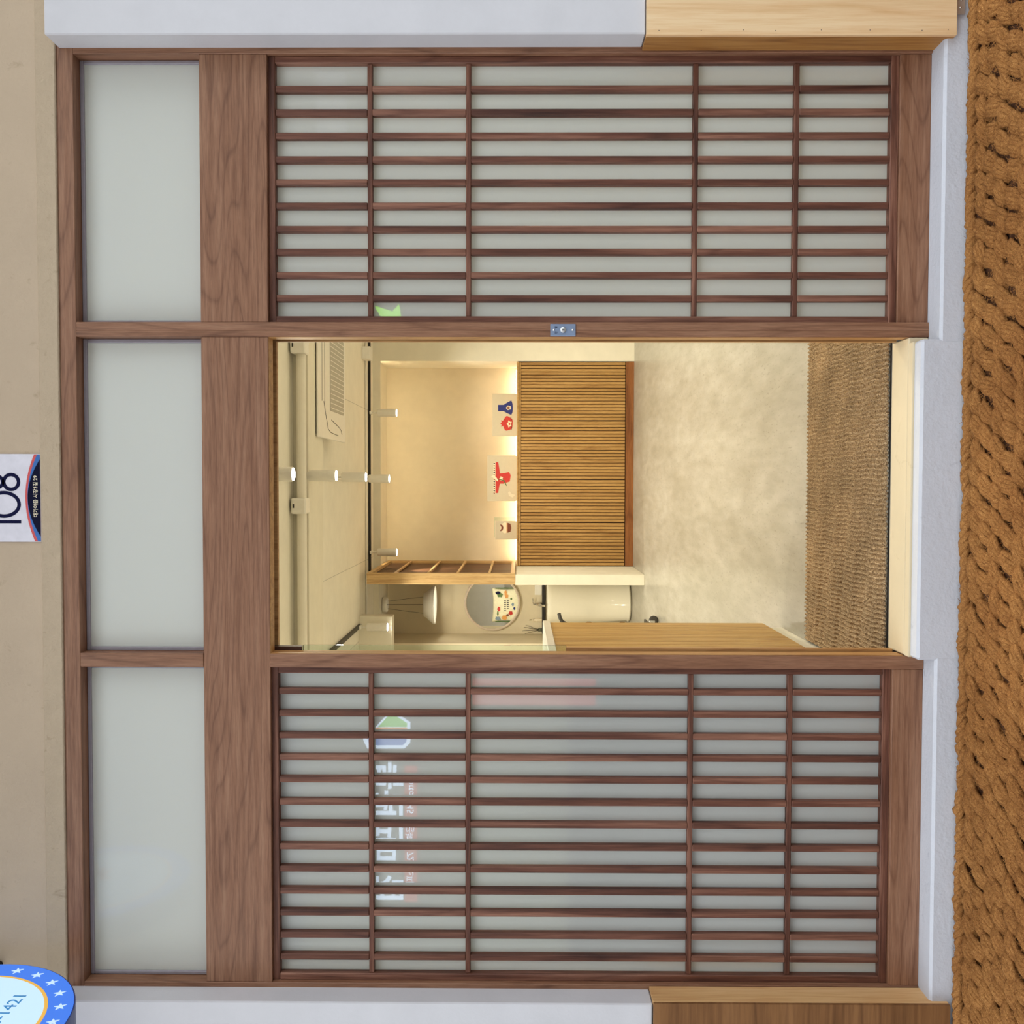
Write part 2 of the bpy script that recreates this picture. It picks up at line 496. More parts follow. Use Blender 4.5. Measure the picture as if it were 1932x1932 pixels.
lattice_window(5, -1.652, -0.602, [-0.685, -0.759, -0.833, -0.906, -0.980, -1.055, -1.130, -1.205, -1.280, -1.354, -1.428, -1.503, -1.577], [1.747, 1.426, 0.691, 0.364],
               'dark wood lattice window with frosted glass, left of the doorway')

# sliding glass door parked behind the left lattice window
door = tag(empty('door_1', (-1.05, 0.078, 0.0)), 'sliding glass door parked open behind the left lattice window', 'door', kind='structure')
box('top_rail', -1.58, -0.545, 0.066, 0.094, 1.985, 2.085, 'dark_groove', door, 0.001)
box('pane', -1.58, -0.541, 0.074, 0.084, 1.10, 1.985, 'glass', door, 0.0005)
box('lower_panel', -1.58, -0.5475, 0.068, 0.092, 0.012, 1.10, 'door_oak_lit_reveal', door, 0.001)

# lock plate on the post
lk = tag(empty('lock_plate', (0.4985, 0.0, 1.118)), 'small satin steel lock plate on the wooden post', 'lock')
box('plate', 0.4785, 0.5175, -0.0035, 0.0, 1.077, 1.159, 'lock_plate', lk, 0.0015)
cyl = lathe_mesh('lock_cylinder', [(0.0095, 0), (0.0095, 0.004), (0.008, 0.006)], 20)
o = link('cylinder', cyl, 'steel', (0.498, -0.0035, 1.118), lk, True); o.rotation_euler = (R(90), 0, 0)
box('keyhole', 0.4968, 0.4988, -0.0103, -0.0096, 1.114, 1.121, 'black', lk, 0.0)
scr = lathe_mesh('screw', [(0.0035, 0), (0.0030, 0.0016)], 12)
for z in (1.148, 1.087):
    o = link('screw', scr, 'chrome', (0.498, -0.0035, z), lk, True); o.rotation_euler = (R(90), 0, 0)
for s, x in (('잠', 0.4895), ('열', 0.5065)):
    o = link('lettering', text_mesh('lock_lettering', s, 0.0095, 0.0003), 'ink', (x, -0.0038, 1.140), lk); o.rotation_euler = (R(90), 0, 0)

# galvanised bracket at the foot of the right pillar
br = tag(empty('angle_bracket', (1.50, -0.09, -0.10)), 'small galvanised bracket under the pale plywood casing', 'bracket')
box('plate', 1.455, 1.56, -0.0905, -0.0875, -0.118, -0.089, 'steel', br, 0.001)
o = link('screw', scr, 'steel', (1.475, -0.0905, -0.103), br, True); o.rotation_euler = (R(90), 0, 0)
o = link('screw', scr, 'steel', (1.50, -0.0905, -0.106), br, True); o.rotation_euler = (R(90), 0, 0)

# ================================================================== address plate above the door
ap = tag(empty('address_plate', (-0.048, -0.002, 2.82)), 'white address plate with large 108 and dark blue foot above the door', 'sign')
def arc_cap(name, w, sag, z0, drop, n=24):
    """cap shape: flat bottom edge at z0, top arched by sag"""
    pts = []
    for i in range(n + 1):
        t = -1 + 2 * i / n
        pts.append((t * w / 2, z0 + drop + sag * (1 - t * t)))
    return pts
Wp = 0.287
px = -0.048
box('plate_body', px - Wp / 2, px + Wp / 2, -0.006, -0.0005, 2.817, 3.06, plain('enamel_white', srgb(214, 210, 218), 0.35), ap, 0.002)
def layer(name, lo, hi, mat, y):
    me = prism_mesh(name, lo + hi[::-1], 0.0006)
    return link(name, me, mat, (px, y, 0), ap)
M['plate_red'] = plain('plate_red', srgb(200, 70, 66), 0.4)
M['plate_blue'] = plain('plate_blue', srgb(24, 96, 170), 0.4)
M['plate_navy'] = plain('plate_navy', srgb(20, 21, 44), 0.6, spec=0.05)
base = [(-Wp / 2 + 0.002, 2.819), (Wp / 2 - 0.002, 2.819)]
def capshape(w, top, sag, zb=2.819):
    pts = [(-w / 2, zb), (w / 2, zb)]
    for i in range(25):
        t = 1 - 2 * i / 24
        pts.append((t * w / 2, max(zb + 0.0005, top - sag * t * t)))
    return pts
link('red_arc', prism_mesh('red_arc', capshape(Wp - 0.004, 2.868, 0.030), 0.0004), 'plate_red', (px, -0.006, 0), ap)
link('blue_arc', prism_mesh('blue_arc', capshape(Wp - 0.004, 2.861, 0.033), 0.0004), 'plate_blue', (px, -0.0064, 0), ap)
link('navy_arc', prism_mesh('navy_arc', capshape(Wp - 0.036, 2.860, 0.041), 0.0004), 'plate_navy', (px, -0.0068, 0), ap)
def front_text(s, size, x, z, y, mat, parent, offset=0.0, name='lettering', sx=1.0):
    o = link(name, text_mesh(name, s, size, 0.0003, offset), mat, (x, y, z), parent)
    o.rotation_euler = (R(90), 0, 0); o.scale.x = sx
    return o
front_text('대가야읍 시장3길 29', 0.0165, px + 0.005, 2.8335, -0.0073, 'cream', ap, 0.0002, sx=0.97)
# numerals 1, 0, 8 as bold rings and a bar
box('numeral_bar', px - 0.083, px - 0.073, -0.0068, -0.006, 2.883, 2.995, 'ink', ap, 0.0)
def ring(name, cx_, cz_, rx, rz, t, parent, y):
    bm = bmesh.new()
    n = 48
    o_ = []; i_ = []
    for j in range(n):
        a = 2 * math.pi * j / n
        o_.append(bm.verts.new((rx * math.cos(a), 0, rz * math.sin(a))))
        i_.append(bm.verts.new(((rx - t) * math.cos(a), 0, (rz - t) * math.sin(a))))
    for j in range(n):
        bm.faces.new((o_[j], o_[(j + 1) % n], i_[(j + 1) % n], i_[j]))
    r = bmesh.ops.extrude_face_region(bm, geom=bm.faces[:])
    for v in r['geom']:
        if isinstance(v, bmesh.types.BMVert): v.co.y -= 0.0006
    return link(name, from_bm(name, bm), 'ink', (cx_, y, cz_), parent)
ring('numeral_ring', px - 0.021, 2.883 + 0.056, 0.044, 0.056, 0.0115, ap, -0.006)
ring('numeral_ring', px + 0.052, 2.884 + 0.030, 0.030, 0.030, 0.0115, ap, -0.006)
ring('numeral_ring', px + 0.052, 2.884 + 0.078, 0.025, 0.026, 0.0115, ap, -0.006)

# ================================================================== round blade sign at the left
SX, SY, SZ, SR = -1.55, -0.43, 2.90, 0.345
bs = tag(empty('round_blade_sign', (SX, SY, SZ)), 'round lit blade sign with blue starry rim, left above the storefront', 'sign')
M['sign_blue'] = glow('sign_blue_light', srgb(66, 126, 236), 0.85)
M['sign_pale'] = glow('sign_pale_light', srgb(190, 220, 246), 1.0)
M['sign_orange'] = glow('sign_orange_light', srgb(246, 190, 84), 0.75)
M['sign_star'] = glow('sign_star_light', srgb(206, 236, 255), 0.8)
M['sign_text_blue'] = plain('sign_text_blue', srgb(70, 160, 226), 0.5)
M['sign_text_red'] = plain('sign_text_red', srgb(206, 60, 40), 0.5)
M['sign_body'] = plain('sign_body', srgb(40, 60, 120), 0.4)
def xdisc(name, r, t, mat, x):
    o = link(name, lathe_mesh(name, [(r, 0), (r, t)], 64), mat, (x, SY, SZ), bs)
    o.rotation_euler = (0, R(90), 0)
    return o
xdisc('case', SR, 0.09, 'sign_body', SX - 0.09)
xdisc('blue_rim', SR - 0.004, 0.002, 'sign_blue', SX)
xdisc('orange_ring', SR - 0.074, 0.0015, 'sign_orange', SX + 0.002)
xdisc('pale_face', SR - 0.084, 0.0015, 'sign_pale', SX + 0.0035)
star_pts = []
for i in range(10):
    a = math.pi / 2 + i * math.pi / 5
    rr = 0.019 if i % 2 == 0 else 0.0075
    star_pts.append((rr * math.cos(a), rr * math.sin(a)))
star = prism_mesh('star', star_pts, 0.001)
for i in range(24):
    a = 2 * math.pi * (i + 0.35) / 24
    rr = SR - 0.040
    o = link('star', star, 'sign_star', (SX + 0.002, SY + rr * math.cos(a), SZ + rr * math.sin(a)), bs)
    o.rotation_euler = (0, 0, R(90))
def side_text(s, size, dy, dz, mat, offset=0.0, sx=1.0):
    o = link('lettering', text_mesh('sign_lettering', s, size, 0.0004, offset), mat, (SX + 0.0055, SY + dy, SZ + dz), bs)
    o.rotation_euler = (R(90), 0, R(90)); o.scale.x = sx
side_text('010-6570-1421', 0.056, -0.012, -0.142, 'sign_text_blue', 0.0, 1.05)
side_text('숙박', 0.15, 0.02, 0.01, 'sign_text_red', 0.002)
tube('bracket_arm', [(SX - 0.045, SY + SR - 0.01, SZ + 0.16), (SX - 0.045, 0.0, SZ + 0.16)], 0.012, 'black', bs)
tube('bracket_arm', [(SX - 0.045, SY + SR - 0.01, SZ + 0.08), (SX - 0.045, 0.0, SZ + 0.08)], 0.012, 'black', bs)

# ================================================================== SETTING: the room
struct('floor', -3.1, 2.7, 0.10, 7.8, -0.25, 0.0, 'floor', 'pale mottled vinyl floor of the shop', 'floor')
struct('ceiling', -3.1, 2.7, 0.12, 7.8, 2.86, 3.0, 'shop_ceiling', 'off white ceiling of the shop', 'ceiling')
for sx_ in (0.78, -0.80, -1.58):
    box('seam', sx_ - 0.002, sx_ + 0.002, 3.97, 7.0, 2.8592, 2.861, 'grille', bpy.data.objects['ceiling'], 0.0)
struct('ceiling_beam', -3.0, 2.7, 3.49, 3.96, 2.75, 2.86, 'shop_white', 'shallow white beam across the shop ceiling', 'beam', 0.003)
struct('wall_side_right', 2.6, 2.7, 0.2, 7.8, 0.0, 2.86, 'shop_white', 'plain white side wall inside on the right')
struct('wall_side_left', -3.1, -3.0, 0.2, 7.8, 0.0, 2.86, 'shop_white', 'plain white side wall inside on the left')
struct('wall_back', -3.0, 2.6, 7.68, 7.8, 0.0, 2.86, 'niche_wall', 'cream back wall of the shop')
struct('wall_back_right', 1.345, 2.6, 7.05, 7.68, 0.0, 2.86, 'shop_white', 'white wall beside the slatted cabinet at the back')
struct('trim_niche_lip', -0.905, 1.345, 7.05, 7.072, 2.778, 2.80, 'shop_white', 'thin white lip along the top of the niche', 'trim')
struct('wall_header', -1.75, 1.345, 7.05, 7.68, 2.80, 2.86, 'shop_white', 'white soffit over the lit niche at the back')
struct('wall_washroom_back', -1.75, -1.0, 7.655, 7.68, 0.0, 2.793, 'wash_wall', 'putty coloured wall behind the round mirror')
struct('wall_washroom_side', -1.85, -1.75, 7.0, 7.68, 0.0, 2.86, 'wash_wall', 'putty coloured short side wall of the wash corner')
struct('wall_low', -1.01, -0.905, 6.138, 7.655, 0.0, 1.292, 'shop_white', 'low white partition wall beside the slatted cabinet', 'wall', 0.003)
struct('bulkhead', -1.75, -1.33, 6.12, 6.3, 2.53, 2.86, 'shop_white', 'white box bulkhead under the ceiling near the wash corner', 'bulkhead', 0.003)

# pipe with brackets in front of the beam
pipe = tag(empty('ceiling_pipe', (0, 3.44, 2.79)), 'cloth wrapped white pipe running under the ceiling', 'pipe')
tube('pipe_run', [(-2.98, 3.43, 2.785), (2.6, 3.43, 2.785)], 0.034, 'shop_ceiling', pipe, 16)
for x in (0.96, -0.155):
    cl_ = box('clamp', x - 0.055, x + 0.055, 3.36, 3.49, 2.742, 2.845, 'white_plastic', pipe, 0.008)
    box('slot', x - 0.014, x + 0.014, 3.357, 3.361, 2.822, 2.832, 'black', cl_, 0.0)

# thin conduit and junction box before the back track
cd = tag(empty('thin_conduit', (0, 6.5, 2.845)), 'thin white conduit on the ceiling along the black track', 'pipe')
tube('conduit_run', [(-1.7, 6.52, 2.85), (2.5, 6.52, 2.85)], 0.008, 'white_plastic', cd)
tag(box('junction_box', 1.27, 1.40, 6.35, 6.50, 2.775, 2.86, 'white_plastic', None, 0.006), 'small white junction box on the ceiling at the right end of the black track', 'box')

# ================================================================== air conditioner cassette
ac = tag(empty('ceiling_air_conditioner', (0.87, 4.23, 2.86)), 'white ceiling cassette air conditioner with grey grille', 'air conditioner')
box('housing', 0.42, 1.32, 3.965, 4.68, 2.749, 2.86, 'white_plastic', ac, 0.0)
box('shadow_gap', 0.37, 1.37, 3.735, 4.73, 2.741, 2.749, 'black', ac, 0.0)
box('panel', 0.345, 1.395, 3.71, 4.755, 2.728, 2.742, 'white_plastic', ac, 0.005)
box('inlet_grille', 0.57, 1.20, 4.13, 4.67, 2.7245, 2.7285, 'grille', ac, 0.003)
for i in range(17):
    x = 0.59 + i * 0.0365
    box('grille_rib', x, x + 0.006, 4.14, 4.66, 2.7215, 2.7247, 'white_plastic', ac, 0.0)
for y in (3.84, 3.93):
    box('vane_gap', 0.62, 1.15, y, y + 0.007, 2.7265, 2.7285, 'black', ac, 0.0)
tube('seam', [(0.62, 3.9, 2.728), (0.50, 3.99, 2.728), (0.42, 4.06, 2.728), (0.40, 4.16, 2.728), (0.39, 4.45, 2.728)], 0.003, 'black', ac, 6)
tube('seam', [(0.50, 4.18, 2.728), (0.46, 4.48, 2.728), (0.44, 4.56, 2.728), (0.41, 4.60, 2.728)], 0.003, 'black', ac, 6)

# ================================================================== track lights
def track(p0, p1, label):
    x0, y0 = p0; x1, y1 = p1
    if abs(x1 - x0) > abs(y1 - y0):
        o = box('light_track', min(x0, x1), max(x0, x1), y0 - 0.018, y0 + 0.018, 2.834, 2.86, 'black', None, 0.002)
    else:
        o = box('light_track', x0 - 0.018, x0 + 0.018, min(y0, y1), max(y0, y1), 2.834, 2.86, 'black', None, 0.002)
    return tag(o, label, 'light track')
track((-0.93, 6.73), (2.4, 6.73), 'long black light track across the ceiling before the niche')
track((-1.42, 4.4), (-1.42, 6.55), 'black light track running back along the left of the ceiling')
box_wt = box('light_track', 0.04, 0.076, 1.2, 6.4, 2.834, 2.86, 'white_plastic', None, 0.002)
tag(box_wt, 'white light track running back along the middle of the ceiling', 'light track')
body = lathe_mesh('spot_body', [(0.034, 0.205), (0.040, 0.198), (0.0415, 0.06), (0.0425, 0.058), (0.0425, 0.004), (0.040, 0.0)], 28)
lens = lathe_mesh('spot_lens', [(0.036, -0.004), (0.0385, 0.001)], 28)
stem = tube_mesh('spot_stem', [(0, 0, 0), (0, 0, 0.075)], 0.008, 8)
adapt = box_mesh('spot_adapter', 0.034, 0.10, 0.022, 0.003)
HEADW = 104.0 * LAMP
spot_d = bpy.data.lights.new('track_spot_beam', 'SPOT')
spot_d.energy = HEADW
spot_d.color = WARM
spot_d.spot_size = R(166)
spot_d.spot_blend = 0.7
spot_d.shadow_soft_size = 0.035
spot_n = spot_d.copy()          # narrower heads on the black track
spot_n.spot_size = R(120)
spot_n.energy = HEADW * 0.5
def head(x, y, label, dz=0.0, lamp=spot_d):
    z = 2.56 + dz
    e = tag(empty('track_spotlight', (x, y, z)), label, 'spotlight', 'white cylinder track spotlights')
    link('body', body, 'white_plastic', (x, y, z), e, True)
    link('lens', lens, 'lens', (x, y, z), e)
    link('stem', stem, 'white_plastic', (x, y, z + 0.20), e, True)
    link('adapter', adapt, 'white_plastic', (x, y, 2.828), e)
    L = bpy.data.objects.new('spot_beam', lamp)
    C.objects.link(L); L.parent = e; L.location = (0, 0, -0.012)
head(0.055, 2.28, 'nearest of the white spotlights in the middle row, at the top of the doorway')
head(0.058, 3.52, 'second white spotlight of the middle row, by the ceiling beam')
head(0.058, 4.78, 'third white spotlight of the middle row counted from the doorway')
head(0.053, 6.17, 'farthest white spotlight of the middle row, before the black track', 0.0, spot_n)
head(0.754, 6.73, 'white spotlight on the black track, right of the middle row', 0.0, spot_n)
head(-0.728, 6.73, 'white spotlight on the black track next to the lattice partition', 0.0, spot_n)
for hx, hy, ht in ((1.75, 1.6, 'front'), (1.75, 3.2, 'second'), (1.75, 4.9, 'third'), (-2.05, 1.9, 'fourth'), (-2.05, 3.2, 'fifth'), (-2.05, 4.5, 'sixth')):  # unseen spotlights on unseen tracks, added to brighten the room
    head(hx, hy, 'added white fill spotlight out of view beside the ' + ('right' if hx > 0 else 'left') + ' wall, ' + ht + ' one')
track((1.75, 1.0), (1.75, 5.4), 'added unseen light track near the right side wall of the shop')
track((-2.05, 1.2), (-2.05, 5.0), 'added unseen light track near the left side wall of the shop')
head(-1.42, 6.03, 'white spotlight on the short black track near the wash corner')

# ================================================================== slatted cabinet at the back
cb = tag(empty('slatted_cabinet', (0.22, 7.35, 0.0)), 'long oak cabinet with four slatted doors at the back', 'cabinet')
box('carcass', -0.902, 1.341, 7.085, 7.66, 0.09, 1.262, 'oak_gap', cb, 0.0)
box('plinth', -0.902, 1.341, 7.062, 7.60, 0.0, 0.088, 'oak_plinth', cb, 0.002)
box('top_board', -0.902, 1.341, 7.062, 7.66, 1.262, 1.282, 'oak_slat', cb, 0.002)
edges = [(0.699, 1.336, 18), (0.055, 0.693, 18), (-0.419, 0.049, 13), (-0.897, -0.425, 13)]
for x0, x1, n in edges:
    d = box('door', x0, x1, 7.074, 7.086, 0.092, 1.256, 'oak_gap', cb, 0.0)
    box('frame_rail', x0, x1, 7.058, 7.075, 1.238, 1.256, 'oak_slat', d, 0.001)
    p = (x1 - x0) / n
    sm = box_mesh('slat', p * 0.80, 0.016, 1.140, 0.003)
    for i in range(n):
        link('slat', sm, 'oak_slat', (x0 + (i + 0.5) * p, 7.066, 0.666), d)

# led strips that light the niche
def led(name, x0, x1, y0, y1, z0, z1, label):
    return tag(box(name, x0, x1, y0, y1, z0, z1, 'led', None, 0.0), label, 'led strip')
led('led_strip', -0.88, 1.32, 7.60, 7.612, 1.286, 1.294, 'glowing warm led strip along the back of the cabinet top')
led('led_strip', -0.88, 1.30, 7.074, 7.086, 2.7885, 2.7985, 'glowing warm led strip along the top edge of the niche')

# ================================================================== art panels on the cabinet
def art(x0, x1, z1, y, label, mat='paper', name='art_panel'):
    e = tag(empty(name, ((x0 + x1) / 2, y, 1.282)), label, 'picture')
    box('panel', x0, x1, y - 0.012, y + 0.012, 1.282, z1, mat, e, 0.001)
    return e
def patch(parent, outline, mat, y, name='printed_shape', t=0.0008):
    cxm = sum(p[0] for p in outline) / len(outline); czm = sum(p[1] for p in outline) / len(outline)
    return link(name, prism_mesh(name, [(p[0] - cxm, p[1] - czm) for p in outline], t), mat, (cxm, y, czm), parent)
def blob(cx_, cz_, rx, rz, n=20, wob=0.0, ph=0.0):
    return [(cx_ + rx * math.cos(2 * math.pi * i / n) * (1 + wob * math.sin(5 * 2 * math.pi * i / n + ph)),
             cz_ + rz * math.sin(2 * math.pi * i / n) * (1 + wob * math.sin(5 * 2 * math.pi * i / n + ph))) for i in range(n)]
YA = 7.26
a1 = art(0.536, 1.010, 1.556, YA, 'pale picture of a blue and a red pouch, rightmost on the cabinet')
yf = YA - 0.012
patch(a1, [(0.885, 1.492), (0.815, 1.492), (0.815, 1.43), (0.795, 1.40), (0.772, 1.345), (0.80, 1.332), (0.85, 1.327), (0.90, 1.332), (0.935, 1.345), (0.905, 1.40), (0.885, 1.43)], 'blue', yf)
patch(a1, blob(0.852, 1.375, 0.024, 0.028, 16, 0.15), 'paper2', yf - 0.0008)
patch(a1, blob(0.852, 1.378, 0.013, 0.016, 12, 0.2), 'brown', yf - 0.0016)
patch(a1, blob(0.677, 1.385, 0.080, 0.058, 26, 0.06, 0.5), 'red', yf)
patch(a1, [(0.655, 1.43), (0.70, 1.43), (0.715, 1.46), (0.69, 1.452), (0.677, 1.468), (0.664, 1.452), (0.64, 1.46)], 'red', yf - 0.0004)
patch(a1, blob(0.672, 1.365, 0.034, 0.026, 20, 0.25), 'cream', yf - 0.0008)
patch(a1, blob(0.672, 1.365, 0.014, 0.010, 12, 0.2), 'red', yf - 0.0016)
patch(a1, [(0.61, 1.345), (0.745, 1.352), (0.745, 1.346), (0.61, 1.338)], 'brown', yf - 0.0012)
a2 = art(-0.190, 0.322, 1.612, YA, 'tall picture of a short red jacket with patterned collar, middle of the cabinet')
patch(a2, [(0.245, 1.520), (-0.10, 1.520), (-0.10, 1.490), (-0.03, 1.480), (0.005, 1.47), (0.005, 1.43), (0.02, 1.39), (0.03, 1.36), (0.10, 1.35), (0.135, 1.37), (0.125, 1.42), (0.12, 1.47), (0.245, 1.49)], 'red', yf)
patch(a2, [(0.25, 1.545), (-0.105, 1.545), (-0.105, 1.522), (0.25, 1.522)], 'cream', yf - 0.0004)
for i in range(14):
    x = 0.238 - i * 0.0255
    patch(a2, [(x, 1.542), (x - 0.011, 1.542), (x - 0.014, 1.526), (x - 0.003, 1.526)], 'brown' if i % 2 else 'ink', yf - 0.0012)
patch(a2, blob(0.062, 1.455, 0.022, 0.018, 18, 0.3), 'cream', yf - 0.0012)
patch(a2, [(0.085, 1.57), (0.062, 1.53), (0.03, 1.50), (0.04, 1.49), (0.075, 1.51), (0.10, 1.545)], 'cream', yf - 0.0016)
patch(a2, [(0.052, 1.49), (0.035, 1.43), (-0.02, 1.40), (-0.015, 1.393), (0.043, 1.42), (0.062, 1.485)], 'green', yf - 0.0016)
patch(a2, [(-0.09, 1.38), (-0.13, 1.37), (-0.15, 1.33), (-0.12, 1.30), (-0.11, 1.34), (-0.08, 1.36)], 'paper2', yf - 0.0008)
a3 = art(-0.622, -0.415, 1.526, YA, 'small picture of a white and brown bag, leftmost on the cabinet')
patch(a3, [(-0.622, 1.526), (-0.41, 1.526), (-0.41, 1.520), (-0.622, 1.520)], 'paper2', yf)
patch(a3, blob(-0.49, 1.408, 0.060, 0.052, 22, 0.05), 'cream', yf)
patch(a3, [(-0.545, 1.385), (-0.435, 1.385), (-0.445, 1.352), (-0.49, 1.342), (-0.535, 1.352)], 'brown', yf - 0.0008)
patch(a3, [(-0.545, 1.396), (-0.435, 1.396), (-0.435, 1.386), (-0.545, 1.386)], 'orange', yf - 0.0012)
patch(a3, [(-0.50, 1.455), (-0.53, 1.47), (-0.52, 1.44), (-0.49, 1.43), (-0.46, 1.44), (-0.45, 1.47), (-0.48, 1.455)], 'brown', yf - 0.0012)
ac3 = tag(empty('acrylic_stand', (-0.39, 7.24, 1.282)), 'clear acrylic sleeve standing behind the smallest picture', 'stand')
box('sheet', -0.60, -0.372, 7.286, 7.292, 1.282, 1.535, 'glass', ac3, 0.0)

# ================================================================== lattice partition on the low wall
lt = tag(empty('lattice_partition', (-0.95, 6.9, 1.294)), 'pale oak partition with dark slats standing on the low white wall', 'partition')
X0, X1, Ya, Yb, Z0, Z1 = -1.005, -0.892, 6.138, 7.65, 1.294, 2.783
box('front_post', X0, X1, Ya, Ya + 0.032, Z0, Z1, 'light_oak', lt, 0.002)
box('rear_post', X0, X1, Yb - 0.04, Yb, Z0, Z1, 'light_oak', lt, 0.002)
box('bottom_board', X0, X1, Ya + 0.032, Yb - 0.04, Z0, Z0 + 0.045, 'light_oak', lt, 0.002)
box('top_board', X0, X1, Ya + 0.032, Yb - 0.04, Z1 - 0.04, Z1, 'light_oak', lt, 0.002)
for z in (2.507, 2.174, 1.877, 1.555):
    box('rail', X1 - 0.020, X1 - 0.002, Ya + 0.032, Yb - 0.04, z - 0.011, z + 0.011, 'light_oak', lt, 0.001)
sm = box_mesh('slat', 0.03, 0.052, Z1 - Z0 - 0.085, 0.002)
n = 20
for i in range(n):
    y = Ya + 0.032 + (i + 0.5) * (Yb - 0.04 - Ya - 0.032) / n
    link('slat', sm, 'dark_slat', (X1 - 0.045, y, (Z0 + 0.045 + Z1 - 0.04) / 2), lt)

# ================================================================== wash corner
mr = tag(empty('round_mirror', (-1.384, 7.645, 1.566)), 'round mirror with thin pale frame on the putty wall', 'mirror')
o = link('frame', lathe_mesh('mirror_frame', [(0.300, -0.012), (0.300, 0.022), (0.306, 0.026), (0.324, 0.026), (0.328, 0.020), (0.328, -0.012)], 72), plain('pale_pink_frame', srgb(214, 198, 178), 0.4), (-1.384, 7.643, 1.566), mr, True)
o.rotation_euler = (R(90), 0, 0)
o = link('glass', lathe_mesh('mirror_glass', [(0.308, 0), (0.308, 0.006)], 72), 'mirror', (-1.384, 7.628, 1.566), mr)
o.rotation_euler = (R(90), 0, 0)

pd = tag(empty('pendant_lamp', (-1.367, 7.3, 2.793)), 'white shallow pendant lamp hanging on thin wires in the wash corner', 'lamp')
link('canopy', lathe_mesh('canopy', [(0.085, 0), (0.085, -0.045), (0.078, -0.053)], 32), 'white_plastic', (-1.367, 7.3, 2.793), pd, True)
link('shade', lathe_mesh('shade', [(0.215, -0.02), (0.218, 0.0), (0.14, 0.085), (0.133, 0.105), (0.02, 0.106), (0.02, 0.100), (0.126, 0.099), (0.134, 0.082), (0.212, 0.0), (0.209, -0.02), (0.215, -0.02)], 40, False), 'white_plastic', (-1.367, 7.3, 2.222), pd, True)
wash_fill_d = bpy.data.lights.new('wash_corner_fill', 'POINT')  # fill light added under the unlit pendant to brighten the wash corner
wash_fill_d.energy = 1.4 * LAMP
wash_fill_d.color = WARM
wash_fill_d.shadow_soft_size = 0.03
wash_fill = bpy.data.objects.new('wash_corner_fill', wash_fill_d)
C.objects.link(wash_fill); wash_fill.parent = pd; wash_fill.location = (0, 0, 2.262 - 2.793)
for a in (40, 160, 280):
    ca, sa = math.cos(R(a)), math.sin(R(a))
    tube('wire', [(-1.367 + 0.05 * ca, 7.3 + 0.05 * sa, 2.742), (-1.367 + 0.11 * ca, 7.3 + 0.11 * sa, 2.325)], 0.0022, 'black', pd, 5)

bn = tag(empty('pedestal_basin', (-1.335, 7.36, 0.0)), 'tall white freestanding pedestal basin behind the low wall', 'basin')
link('column', lathe_mesh('basin_column', [(0.20, 0.0), (0.222, 0.012), (0.222, 0.032), (0.208, 0.040), (0.238, 0.45), (0.25, 0.88), (0.252, 0.925), (0.246, 0.935), (0.236, 0.935), (0.20, 0.86), (0.12, 0.80), (0.02, 0.79)], 56), 'white_gloss', (-1.335, 7.36, 0), bn, True)
sh = tag(box('wall_ledge', -1.745, -1.012, 7.615, 7.655, 0.945, 0.985, 'black_wood', None, 0.002), 'narrow black ledge along the wall behind the basin', 'shelf')
fc = tag(empty('basin_faucet', (-1.40, 7.63, 0.985)), 'chrome faucet over the pedestal basin', 'faucet')
tube('riser', [(-1.40, 7.63, 0.985), (-1.40, 7.63, 1.06)], 0.016, 'chrome', fc, 14)
tube('spout', [(-1.40, 7.63, 1.03), (-1.40, 7.55, 1.03), (-1.40, 7.50, 1.01), (-1.40, 7.48, 0.955)], 0.013, 'chrome', fc, 12)
tube('lever', [(-1.40, 7.63, 1.06), (-1.40, 7.625, 1.085), (-1.375, 7.62, 1.092), (-1.33, 7.615, 1.092)], 0.006, 'chrome', fc, 8)
tag(box('soap_box', -1.29, -1.16, 7.617, 7.653, 0.985, 1.07, 'white_plastic', None, 0.005), 'plain white box on the black ledge beside the faucet', 'box')
pb = tag(empty('pump_bottle', (-1.585, 7.633, 0.985)), 'cream pump bottle on the black ledge left of the faucet', 'bottle')
link('bottle_body', lathe_mesh('bottle_body', [(0.019, 0), (0.020, 0.004), (0.020, 0.075), (0.010, 0.09), (0.008, 0.10)], 20), 'cream', (-1.585, 7.633, 0.985), pb, True)
link('pump', lathe_mesh('pump', [(0.010, 0.10), (0.010, 0.115), (0.004, 0.117), (0.004, 0.14), (0.009, 0.141), (0.009, 0.15)], 14), 'cream', (-1.585, 7.633, 0.985), pb, True)
rd = tag(empty('reed_diffuser', (-1.70, 7.633, 0.985)), 'glass reed diffuser with black sticks on the black ledge', 'diffuser')
link('jar', lathe_mesh('diffuser_jar', [(0.018, 0), (0.0195, 0.004), (0.0195, 0.04), (0.010, 0.05), (0.010, 0.06)], 20), 'glass', (-1.70, 7.633, 0.985), rd, True)
for dx, dy in ((-0.045, 0.0), (0.03, 0.003), (-0.01, -0.008), (0.055, -0.004)):
    tube('reed', [(-1.70 - dx * 0.15, 7.633, 0.99), (-1.70 + dx, 7.633 + dy, 1.22 - abs(dx) * 0.8)], 0.0022, 'black', rd, 5)

